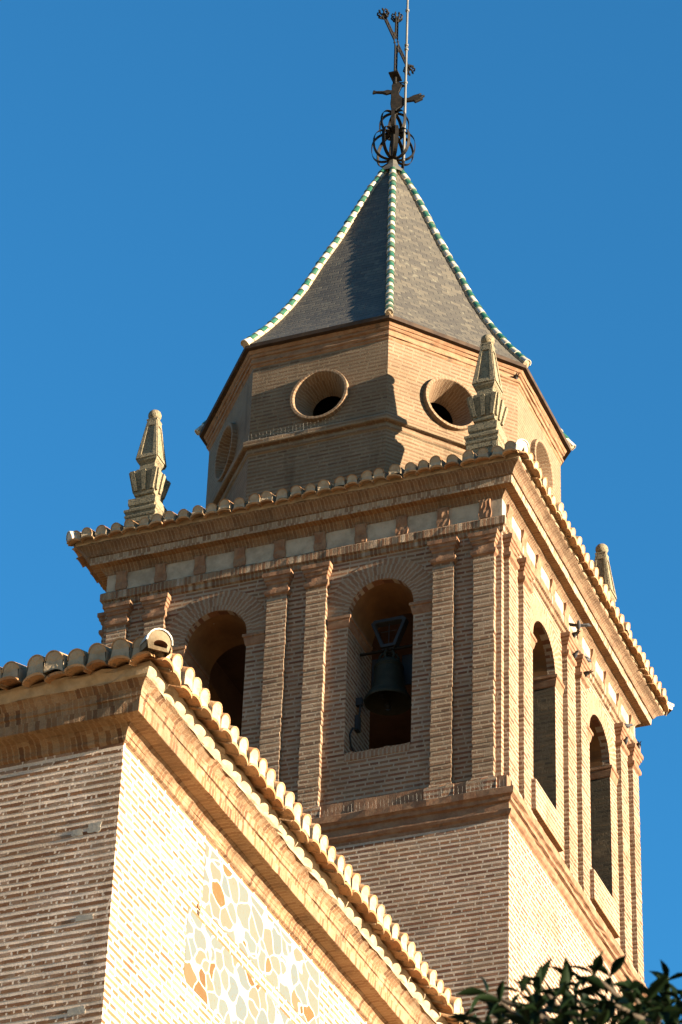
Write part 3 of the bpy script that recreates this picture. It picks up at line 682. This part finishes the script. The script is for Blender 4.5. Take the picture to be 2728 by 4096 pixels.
f = bm.faces.new(vs); ex = bmesh.ops.extrude_face_region(bm, geom=[f]); bmesh.ops.translate(bm, verts=[v for v in ex['geom'] if isinstance(v, bmesh.types.BMVert)], vec=vn*.06)
bmesh.ops.triangulate(bm, faces=[x for x in bm.faces if len(x.verts) > 4]); bmesh.ops.recalc_face_normals(bm, faces=bm.faces); bmesh.ops.bevel(bm, geom=[e for e in bm.edges if e.calc_face_angle(0) > 1.0], offset=.008, segments=1, affect='EDGES')
me = bpy.data.meshes.new('vane'); bm.to_mesh(me); bm.free(); me.materials.append(M_iron); vo = bpy.data.objects.new('figure_vane', me); COL.objects.link(vo); vo.parent = cross; vo.matrix_parent_inverse = Matrix.Translation((-OX, -OY, -39.3))
# the cross: paired bars with scroll infill
ad = Vector((.04, -1, 0)).normalized(); an = Vector((ad.y, -ad.x, 0)); CZ = 42.16
g = G()
def lattice(p, q, w, wide):
    p, q = Vector(p), Vector(q); n = 5
    for s in (-1, 1): g.tube([p+wide*w*s, q+wide*w*s], .016, 6)
    for k in range(n+1):
        c = p.lerp(q, k/n); g.tube([c-wide*w, c+wide*w], .010, 5)
    for k in range(n):
        a, b = p.lerp(q, k/n), p.lerp(q, (k+1)/n); s = 1 if k % 2 else -1; g.tube([a-wide*w*s, (a+b)/2+wide*w*.2*s+an*.01, b+wide*w*s], .008, 5)
lattice(AX+Z*41.36, AX+Z*42.04, .052, ad); lattice(AX+Z*42.28, AX+Z*42.66, .052, ad); lattice(AX+Z*CZ+ad*.12, AX+Z*CZ+ad*.62, .052, Z); lattice(AX+Z*CZ-ad*.12, AX+Z*CZ-ad*.62, .052, Z)
ring = [AX+Z*CZ+ad*.13*cos(2*pi*k/16)+Z*.13*sin(2*pi*k/16) for k in range(17)]; g.tube(ring, .012, 6, cap=False)
for sx_ in (-1, 1):
    for sz in (-1, 1): g.tube([AX+Z*(CZ+sz*.04)+ad*sx_*.04, AX+Z*(CZ+sz*.13)+ad*sx_*.13], .012, 6)
X_ = Matrix.Translation(AX+Z*41.33) @ Matrix.Rotation(atan2(ad.y, ad.x), 4, 'Z'); g.box(-.13, .13, -.085, .085, -.014, .014, 0, X_)
cr('cross_bars', g, M_iron)
for c, d in ((AX+Z*42.68, Z), (AX+Z*CZ+ad*.66, ad), (AX+Z*CZ-ad*.66, -ad)):
    g = G(); a1 = an; a2 = d.cross(an); c = Vector(c); g.lathe([(.001, -.035), (.025, -.025), (.035, 0), (.025, .025), (.001, .035)], c+d*.07, 10)
    for k in range(8):
        t = 2*pi*k/8; e = a1*cos(t)+a2*sin(t); p = [c+d*(-.03)+e*.015, c+d*.03+e*.07, c+d*.085+e*.105, c+d*.135+e*.085, c+d*.125+e*.05]; g.tube(p, [.016, .015, .017, .015, .010], 5)
    g.tube([c-a1*.07, c+a1*.07], .012, 6); g.tube([c-a2*.07, c+a2*.07], .012, 6); cr('rosette', g, M_iron)
rod = root('lightning_rod', 'slim grey lightning rod rising past the iron cross out of the picture', 'lightning rod', (OX+.19, OY, 39.2))
g = G(); b = Vector((OX+.185, OY+.03, 0)); g.tube([b+Z*39.32, b+Z*40.6, b+Z*42.0, b+Z*44.4], [.024, .022, .020, .018], 10)
for z in (41.15, 41.95, 42.05, 42.9): g.lathe([(.026, -.02), (.036, -.018), (.036, .018), (.026, .02)], b+Z*z, 12)
o = g.build('mast', [M_galv], rod); o.matrix_parent_inverse = Matrix.Translation((-OX-.19, -OY, -39.2))
g = G(); g.tube([AX+Z*41.2, AX.lerp(b, .5)+Z*41.17, b+Z*41.15], .012, 6)
o = g.build('bracket', [M_iron], rod); o.matrix_parent_inverse = Matrix.Translation((-OX-.19, -OY, -39.2))
g = G(); g.tube([b+Z*39.33, b+Vector((.03, -.05, 39.0)), b+Vector((.10, -.22, 38.3))], .008, 5)
o = g.build('earth_wire', [M_iron], rod); o.matrix_parent_inverse = Matrix.Translation((-OX-.19, -OY, -39.2))

# ------------------------------------------------------------------ bell in the right-hand arch
BX, BY = -1.865, .50
bell = root('church_bell', 'dark bronze bell hanging from a steel yoke in the right front arch', 'bell', (BX, BY, 27.2))
def be(name, gg, m): o = gg.build(name, [m], bell); o.matrix_parent_inverse = Matrix.Translation((-BX, -BY, -27.2)); return o
g = G(); pr = [(.335, 26.30), (.345, 26.32), (.335, 26.36), (.275, 26.45), (.235, 26.56), (.215, 26.70), (.205, 26.84), (.20, 26.92), (.17, 26.975), (.09, 26.995), (.001, 27.0)]
g.lathe([(r, z) for r, z in pr], (BX, BY, 0), 36); g.lathe([(.002, 26.93), (.15, 26.92), (.19, 26.80), (.20, 26.6), (.25, 26.44), (.335, 26.30)], (BX, BY, 0), 36)
for z, r in ((26.47, .268), (26.50, .256), (26.86, .212), (26.89, .21)): g.lathe([(r-.006, z-.010), (r+.004, z), (r-.006, z+.010)], (BX, BY, 0), 36)
be('bell_body', g, M_bronze)
g = G(); g.tube([(BX, BY, 26.9), (BX, BY, 26.5), (BX, BY, 26.25)], [.014, .018, .030], 8); g.lathe([(.001, -.05), (.04, -.035), (.05, 0), (.04, .035), (.001, .05)], (BX, BY, 26.24), 12); be('clapper', g, M_iron)
g = G()
for k in range(6):
    t = 2*pi*k/6+.4; d = Vector((cos(t), sin(t), 0)); c = Vector((BX, BY, 0)); g.tube([c+d*.10+Z*26.985, c+d*.135+Z*27.06, c+d*.10+Z*27.12, c+d*.03+Z*27.13], .022, 8)
for s in (-1, 1): g.tube([(BX+s*.05, BY, 27.05), (BX+s*.05, BY, 27.24)], .014, 8)
be('crown_loops', g, M_bronze)
g = G(); yk = [(-.11, 27.23), (.11, 27.23), (.27, 27.66), (.22, 27.71), (-.22, 27.71), (-.27, 27.66)]; yi = [(-.075, 27.275), (.075, 27.275), (.215, 27.64), (.195, 27.66), (-.195, 27.66), (-.215, 27.64)]
for y0_, y1_ in ((-.06, .06),):
    n = len(yk); O_ = lambda p, y: Vector((BX+p[0], BY+y, p[1]))
    for k in range(n):
        q = (k+1) % n
        g.face([O_(yk[k], y0_), O_(yk[q], y0_), O_(yi[q], y0_), O_(yi[k], y0_)]); g.face([O_(yk[q], y1_), O_(yk[k], y1_), O_(yi[k], y1_), O_(yi[q], y1_)])
        g.face([O_(yk[k], y1_), O_(yk[q], y1_), O_(yk[q], y0_), O_(yk[k], y0_)]); g.face([O_(yi[k], y0_), O_(yi[q], y0_), O_(yi[q], y1_), O_(yi[k], y1_)])
for x in (-.075, -.03, .03, .075): g.lathe([(.001, -.07), (.012, -.068), (.012, -.05)], (BX+x, BY-.05, 27.245), 8)
g.tube([(BX, BY-.03, 27.28), (BX, BY-.03, 27.62)], .006, 6); g.tube([(BX-.12, BY-.03, 27.50), (BX+.12, BY-.03, 27.50)], .006, 6)
be('yoke', g, M_steel)
g = G(); g.tube([(BX-.495, BY, 27.20), (BX+.55, BY, 27.20)], .022, 10); be('axle', g, M_iron)
g = G(); g.box(BX-.34, BX-.10, BY+.20, BY+.23, 26.70, 27.22); g.box(BX+.12, BX+.38, BY+.20, BY+.23, 26.70, 27.20)
g.face([(BX-.10, BY+.1, 27.2), (BX-.22, BY+.1, 26.55), (BX-.16, BY+.1, 26.52), (BX-.06, BY+.1, 27.2)]); g.box(BX-.25, BX-.12, BY+.12, BY+.18, 26.50, 26.56); be('bearing_plate', g, M_steel)
strk = root('electric_striker', 'grey electric striker box with black cable on the left jamb of the bell arch', 'bell striker', (-2.29, .4, 25.9))
g = G(); g.box(-2.31, -2.25, .36, .46, 25.86, 26.10); g.box(-2.31, -2.22, .38, .44, 26.28, 26.40); g.tube([(-2.26, .41, 26.10), (-2.25, .41, 26.28)], .016, 8)
o = g.build('striker_box', [M_steel], strk); o.matrix_parent_inverse = Matrix.Translation((2.29, -.4, -25.9))
g = G(); g.tube([(-2.28, .38, 25.88), (-2.29, .25, 25.82), (-2.295, .16, 25.66), (-2.29, .22, 25.5), (-2.28, .36, 25.42)], .014, 8); g.box(-2.312, -2.24, .30, .44, 25.30, 25.42)
o = g.build('cable', [M_rubber], strk); o.matrix_parent_inverse = Matrix.Translation((2.29, -.4, -25.9))

# ------------------------------------------------------------------ rows of anti-bird spikes
def spikes(label, pts, h_, lean, nper):
    g = G()
    for (a, b) in pts:
        a, b = Vector(a), Vector(b); n = int((b-a).length*nper)
        for k in range(n):
            p = a.lerp(b, (k+.5)/n); q = p + lean*(.4+.8*(k % 2)) + Vector((rnd.gauss(0, .004), rnd.gauss(0, .004), h_*rnd.uniform(.95, 1.03))); g.tube([p, q], .0013, 3, cap=False)
        mid = (a+b)/2; d = (b-a).normalized(); X_ = Matrix.Translation(mid) @ Matrix.Rotation(atan2(d.y, d.x), 4, 'Z'); hl = (b-a).length/2; g.box(-hl, hl, -.012, .012, -.008, .003, 0, X_)
    tag(g.build('bird_spikes', [M_wire]), label, 'bird spikes', 'wire bird spikes on the tower ledges')
spikes('row of thin wire bird spikes on the ledge under the belfry arches', [((-6.3, -.21, 24.13), (.2, -.21, 24.13))], .14, Vector((0, -.02, 0)), 17)
spikes('row of wire bird spikes on the drum ledge below the shaded round window', [((OX-SX+.0, OY-RY-.09, 31.47), (OX+SX*.4, OY-RY-.09, 31.47))], .12, Vector((0, -.02, 0)), 17)

# ------------------------------------------------------------------ birds
def bird(loc, rz, label, wings=False):
    g = G(); prof = [(-.10, .0, .004), (-.07, .010, .022), (-.02, .0, .036), (.03, .004, .038), (.06, .02, .026), (.078, .034, .023), (.098, .034, .018), (.108, .030, .006), (.128, .024, .001)]
    rows = [[Vector((x, r*cos(2*pi*k/10), z+r*sin(2*pi*k/10))) for k in range(11)] for x, z, r in prof]; g.grid(rows, 0, None, True)
    for s in (-1, 1):
        if wings: g.face([(.03, s*.03, .03), (.0, s*.16, .07), (-.06, s*.21, .05), (-.04, s*.03, .02)]); g.face([(-.04, s*.03, .018), (-.06, s*.21, .048), (.0, s*.16, .068), (.03, s*.03, .028)])
        else:
            w = [(.04, s*.038, .018), (-.02, s*.044, .0), (-.15, s*.018, -.012), (-.04, s*.034, .03)]; g.face(w if s < 0 else w[::-1]); g.face([(x, y*.9, z) for x, y, z in (w[::-1] if s < 0 else w)])
        g.face([(-.08, s*.002, 0), (-.08, s*.016, 0), (-.19, s*.030, -.006), (-.15, s*.006, -.004)]); g.face([(-.08, s*.016, -.004), (-.08, s*.002, -.004), (-.15, s*.006, -.008), (-.19, s*.030, -.010)])
        g.tube([(.0, s*.014, -.03), (.005, s*.015, -.05)], .004, 5)
    o = g.build('bird', [M_bird]); o.location = loc; o.rotation_euler = (0, 0, rz); tag(o, label, 'bird', 'small dark birds on the sunlit tower side')
def pu(i): return (PIL[i][0]+PIL[i][1])/2*KB
bird((.13, pu(2), 28.545), 2.4, 'dark bird on the capital right of the nearer sunlit arch')
bird((.105, pu(2)+.1, 28.255), -.6, 'dark bird on the lower collar right of the nearer sunlit arch')
bird((.15, pu(3)-.45, 28.83), -1.2, 'dark bird with spread wings clinging below the sunlit frieze', True)
bird((.13, pu(3)+.05, 28.545), 1.4, 'dark bird on the capital left of the farther sunlit arch')
bird((.105, pu(3), 28.255), 2.6, 'grey bird on the lower collar left of the farther sunlit arch')
bird((.13, pu(4), 28.545), .5, 'dark bird on the capital just right of the farther sunlit arch')
bird((.105, pu(4), 28.255), -.9, 'dark bird on the lower collar right of the farther sunlit arch')
bird((.13, pu(5), 28.545), 2.0, 'grey bird on the last capital at the far right tower edge')
bird((OX+RX-.02, OY-SY-.06, 33.09), 2.2, 'dark bird tucked under the drum eaves beside the right-hand ridge')

# ------------------------------------------------------------------ church nave
CA = radians(1.2); ca, sa = cos(CA), sin(CA)
CO = Vector((.663, -12.778, 0)); CU = Vector((ca, -sa, 0)); CV = Vector((sa, ca, 0))
def cw(a, b, z=0): p = CO + CU*a + CV*b; return (p.x, p.y, z)
CW, CL = 9.0, 12.1
CP = [cw(-CW, 0)[:2], cw(0, 0)[:2], cw(0, CL)[:2], cw(-CW, CL)[:2]]
church = root('church_nave', 'sunlit brick church nave with stone panels and tiled eaves in front of the tower', 'church', (CO.x-4, CO.y+6, 0))
cinv = Matrix.Translation((-CO.x+4, -CO.y-6, 0))
def chb(name, gg, mats, parent=None):
    o = gg.build(name, mats, church if parent is None else parent)
    if parent is None: o.matrix_parent_inverse = cinv
    return o
g = G(); sweep(g, CP, [(0, 0), (0, 13.0)], 0, 4, 0); sweep(g, CP, courses(13.0, 17.46, HC, .0030), 0, .13, .0006, VIS)
cwall = chb('wall', g, [M_brick_ch])
M_patch = mottle('repair mortar', (0.21, 0.185, 0.155), (0.28, 0.24, 0.19), 14, bump=0.6, c3=(0.12, 0.10, 0.08), s3=30, t3=0.6)
def patch(u0_, u1_, z0_, z1_, d=.0035):
    g = G(); n = 18; c = ((u0_+u1_)/2, (z0_+z1_)/2); ring = []
    for k in range(n):
        t = 2*pi*k/n; f = 1/max(abs(cos(t)), abs(sin(t)))*rnd.uniform(.78, 1.02); ring.append(((c[0]+(u1_-u0_)/2*f*cos(t)), c[1]+(z1_-z0_)/2*f*sin(t)))
    top = [Vector(cw(u, -d, z)) for u, z in ring]; bot_ = [Vector(cw(u, .004, z)) for u, z in ring]; cc = Vector(cw(c[0], -d-.0003, c[1]))
    for k in range(n):
        q = (k+1) % n; g.face([top[k], top[q], cc]); g.face([bot_[k], bot_[q], top[q], top[k]])
    chb('repair_patch', g, [M_patch], cwall)
patch(-.31, -.16, 16.50, 16.62); patch(-.47, -.345, 16.50, 16.58); patch(-.35, -.165, 15.60, 15.66); patch(-.355, -.16, 14.66, 14.75)
def panel(u0_, u1_, z0_, z1_):
    g = G(); n, m = 24, 6; rows = []; uvs = []
    for j in range(m+1):
        z = z0_+(z1_-z0_)*j/m; rows.append([Vector(cw(.0015+.001*rnd.random(), u0_+(u1_-u0_)*i/n, z)) for i in range(n+1)]); uvs.append([(u0_+(u1_-u0_)*i/n, z) for i in range(n+1)])
    g.grid(rows, 0, uvs)
    x0, x1 = -.02, .006
    ed = rows[0] + [r[-1] for r in rows[1:]] + rows[-1][::-1][1:] + [r[0] for r in rows[::-1]][1:]
    for p, q in zip(ed, ed[1:]): d = CU*-.004; g.face([p, p+d, q+d, q], 0, [(0, 0)]*4)
    chb('flint_panel', g, [M_flint], cwall)
g = G(); g.box(-.05, .012, 0, .07, 0, .035, 0, Matrix.Translation(cw(0, 1.75, 16.60)) @ Matrix.Rotation(-CA, 4, 'Z')); g.box(-.05, .003, 0, .06, 0, .045, 1, Matrix.Translation(cw(0, 1.76, 16.535)) @ Matrix.Rotation(-CA, 4, 'Z')); chb('putlog_hole', g, [M_terra, M_board], cwall)  # no recess: a dark block gives the shade inside the hole by colour
panel(1.86, 4.77, 16.67, 17.36); panel(1.56, 5.15, 15.74, 16.50); panel(1.85, 4.8, 14.70, 15.45)
g = G(); sweep(g, CP, [(0, 17.43), (.028, 17.445), (.034, 17.46), (.034, 17.487), (.04, 17.492), (.052, 17.52), (.085, 17.55), (.104, 17.563), (.106, 17.57), (.255, 17.571), (.26, 17.575), (.274, 17.715), (.29, 17.722), (.292, 17.765), (.298, 17.775), (.31, 17.80), (.345, 17.835), (.38, 17.855)], [0]*8+[1]+[0]*8, .12, .0022, VIS)
sweep(g, CP, [(.378, 17.85), (.395, 17.87), (.43, 17.935), (.435, 17.97)], 2, .11, .008, VIS)
chb('cornice', g, [M_sold_ch, M_soffit_ch, M_bed])
ZL = 17.905; CS = radians(21)
g = G()
eave_tiles(g, Vector(cw(-CW, 0)), CU, -CV, CW, ZL, CS, 1.6, hipA=False, start=.20, e_low=.572, e_cov=.568, cov_up=.175, rc=.092)
eave_tiles(g, Vector(cw(0, 0)), CV, CU, CL, ZL, CS, 1.6, hipB=False, start=.20, e_low=.572, e_cov=.568, cov_up=.175, rc=.092)
cn, ce = offs(CP, .40), offs(CP, -4.4)
for i in range(4):
    a, b, c, d = cn[i], cn[(i+1) % 4], ce[(i+1) % 4], ce[i]; g.face([(*a, ZL+.085), (*b, ZL+.085), (*c, ZL+.085+4.8*tan(CS)), (*d, ZL+.085+4.8*tan(CS))], 1)
croof = chb('tiled_roof', g, [M_tile, M_bed])
g = G(); pa = [Vector(cw(e, -e, ZL+.17+(.47-e)*tan(CS)*.9)) for e in (.60, 0, -1, -4.4)]; ridge(g, pa, 14, .122, taper=.010, hollow=True); chb('hip_ridge', g, [M_white, M_green, M_endclay, M_terra], croof)

# ------------------------------------------------------------------ tree in front
tree = root('broadleaf_tree', 'dark green broadleaf tree top in shade at the lower right corner', 'tree', (8.6, -26.2, 0))
tinv = Matrix.Translation((-8.6, 26.2, 0))
def px(x, y, d):                                       # a point on the sight line, used once to set the crown's place
    v = (fwd + rgt*((x-1364)/13074.9) + upv*(-(y-2048)/13074.9)); return CAM + v*(d/v.length)
tips = [(1945, 3915, 10.6), (1885, 4025, 10.9), (2000, 3950, 10.4), (2085, 3915, 10.8), (2165, 3885, 10.2), (2225, 3930, 10.0), (2300, 3930, 10.7), (2375, 3840, 10.1), (2440, 3850, 10.4), (2520, 3870, 9.9), (2665, 3838, 10.3), (2600, 3890, 10.9), (2720, 3915, 10.0), (1990, 4060, 9.8), (2150, 3990, 9.6), (2460, 3960, 9.6), (2650, 3960, 9.5), (2330, 4020, 9.4),
  (2760, 3960, 11), (2850, 3980, 10.2), (2950, 3960, 10.6), (3050, 3980, 9.8), (3150, 3940, 10.8), (2080, 4090, 10.2), (2250, 4060, 11.2), (2550, 4040, 11.0), (2800, 4000, 9.8), (3250, 3900, 10.1), (2420, 4080, 9.3), (2200, 4150, 9.8), (2700, 4070, 10.6), (1950, 4170, 10.4), (2600, 4160, 9.2), (2900, 4150, 9.7), (3200, 4150, 10.3)]
hub = px(2700, 4700, 10.4); gt = G(); gl = G()
trunk = [Vector((hub.x+.3, hub.y-.1, 0)), Vector((hub.x+.2, hub.y, hub.z*.35)), Vector((hub.x-.02, hub.y+.05, hub.z*.7)), hub]
gt.tube(trunk, [.24, .19, .15, .11], 12)
def leaf(p, d, nrm, L):
    d = d.normalized(); s = d.cross(nrm).normalized(); n = s.cross(d).normalized(); w = L*.36; r = rnd.random(); c = rnd.uniform(.02, .12)*L
    sec = [(0, .05), (.2, .62), (.45, 1.0), (.7, .72), (.88, .30), (1.0, .02)]
    rows = []
    for f, ww in sec:
        q = p + d*L*f - n*(f*f*c*2.2); rows.append([q + s*w*.5*ww + n*.012*ww, q, q - s*w*.5*ww + n*.012*ww])
    gl.grid(rows, 0, [[(r, 0)]*3]*len(rows), True)
for x, y, d in tips:
    y += 58 + (30 if x > 2480 else 0)
    tip = px(x, y, d); st = hub.lerp(tip, .30) + Vector((rnd.gauss(0, .1), rnd.gauss(0, .1), -.1)); mid = st.lerp(tip, .6) + Vector((0, 0, .10))
    path = [hub + Vector((0, 0, -.1)), st, mid, tip.lerp(mid, .12), tip]; gt.tube(path, [.05, .026, .012, .006, .003], 6)
    for k in range(24):
        f = rnd.random()**.65; p = st.lerp(mid, f/.6) if f < .6 else mid.lerp(tip, (f-.6)/.4)
        sp = .03+.12*(1-f)
        off = Vector((rnd.gauss(0, sp), rnd.gauss(0, sp), rnd.gauss(-.03, sp*.7)))
        dr = (tip-st).normalized()*.7 + Vector((rnd.gauss(0, .55), rnd.gauss(0, .55), rnd.gauss(-.25, .4)))
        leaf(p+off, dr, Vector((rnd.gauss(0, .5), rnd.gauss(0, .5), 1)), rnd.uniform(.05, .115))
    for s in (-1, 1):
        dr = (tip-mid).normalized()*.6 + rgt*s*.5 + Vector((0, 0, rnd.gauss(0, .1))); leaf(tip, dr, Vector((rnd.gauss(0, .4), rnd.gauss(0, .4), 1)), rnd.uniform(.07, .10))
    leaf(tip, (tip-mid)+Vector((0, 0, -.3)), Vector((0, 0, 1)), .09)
BODY = [(.35, .1, -.55, 1.0, .9, .55, 1500), (2.5, .2, -.35, 1.2, .9, .7, 3000), (4.2, -.1, .15, 1.5, 1.1, .9, 3400), (1.4, -.2, -1.1, 1.4, .9, .7, 1500)]
for bx, by, bz, ax_, ay_, az_, n in BODY:              # crown body; unseen dense clumps at right added to shade the leaves in view
    c = hub + Vector((bx, by, bz)); gt.tube([hub + Vector((0, 0, -.3)), hub.lerp(c, .5) + Vector((0, 0, -.15)), c], [.08, .05, .02], 8)
    for k in range(n):
        t = Vector((rnd.gauss(0, 1), rnd.gauss(0, 1), rnd.gauss(0, 1))).normalized()*rnd.random()**.4
        leaf(c + Vector((t.x*ax_, t.y*ay_, t.z*az_)), Vector((rnd.gauss(0, 1), rnd.gauss(0, 1), rnd.gauss(-.3, .5))), Vector((rnd.gauss(0, .5), rnd.gauss(0, .5), 1)), rnd.uniform(.09, .14))
o = gt.build('trunk', [M_bark], tree); o.matrix_parent_inverse = tinv
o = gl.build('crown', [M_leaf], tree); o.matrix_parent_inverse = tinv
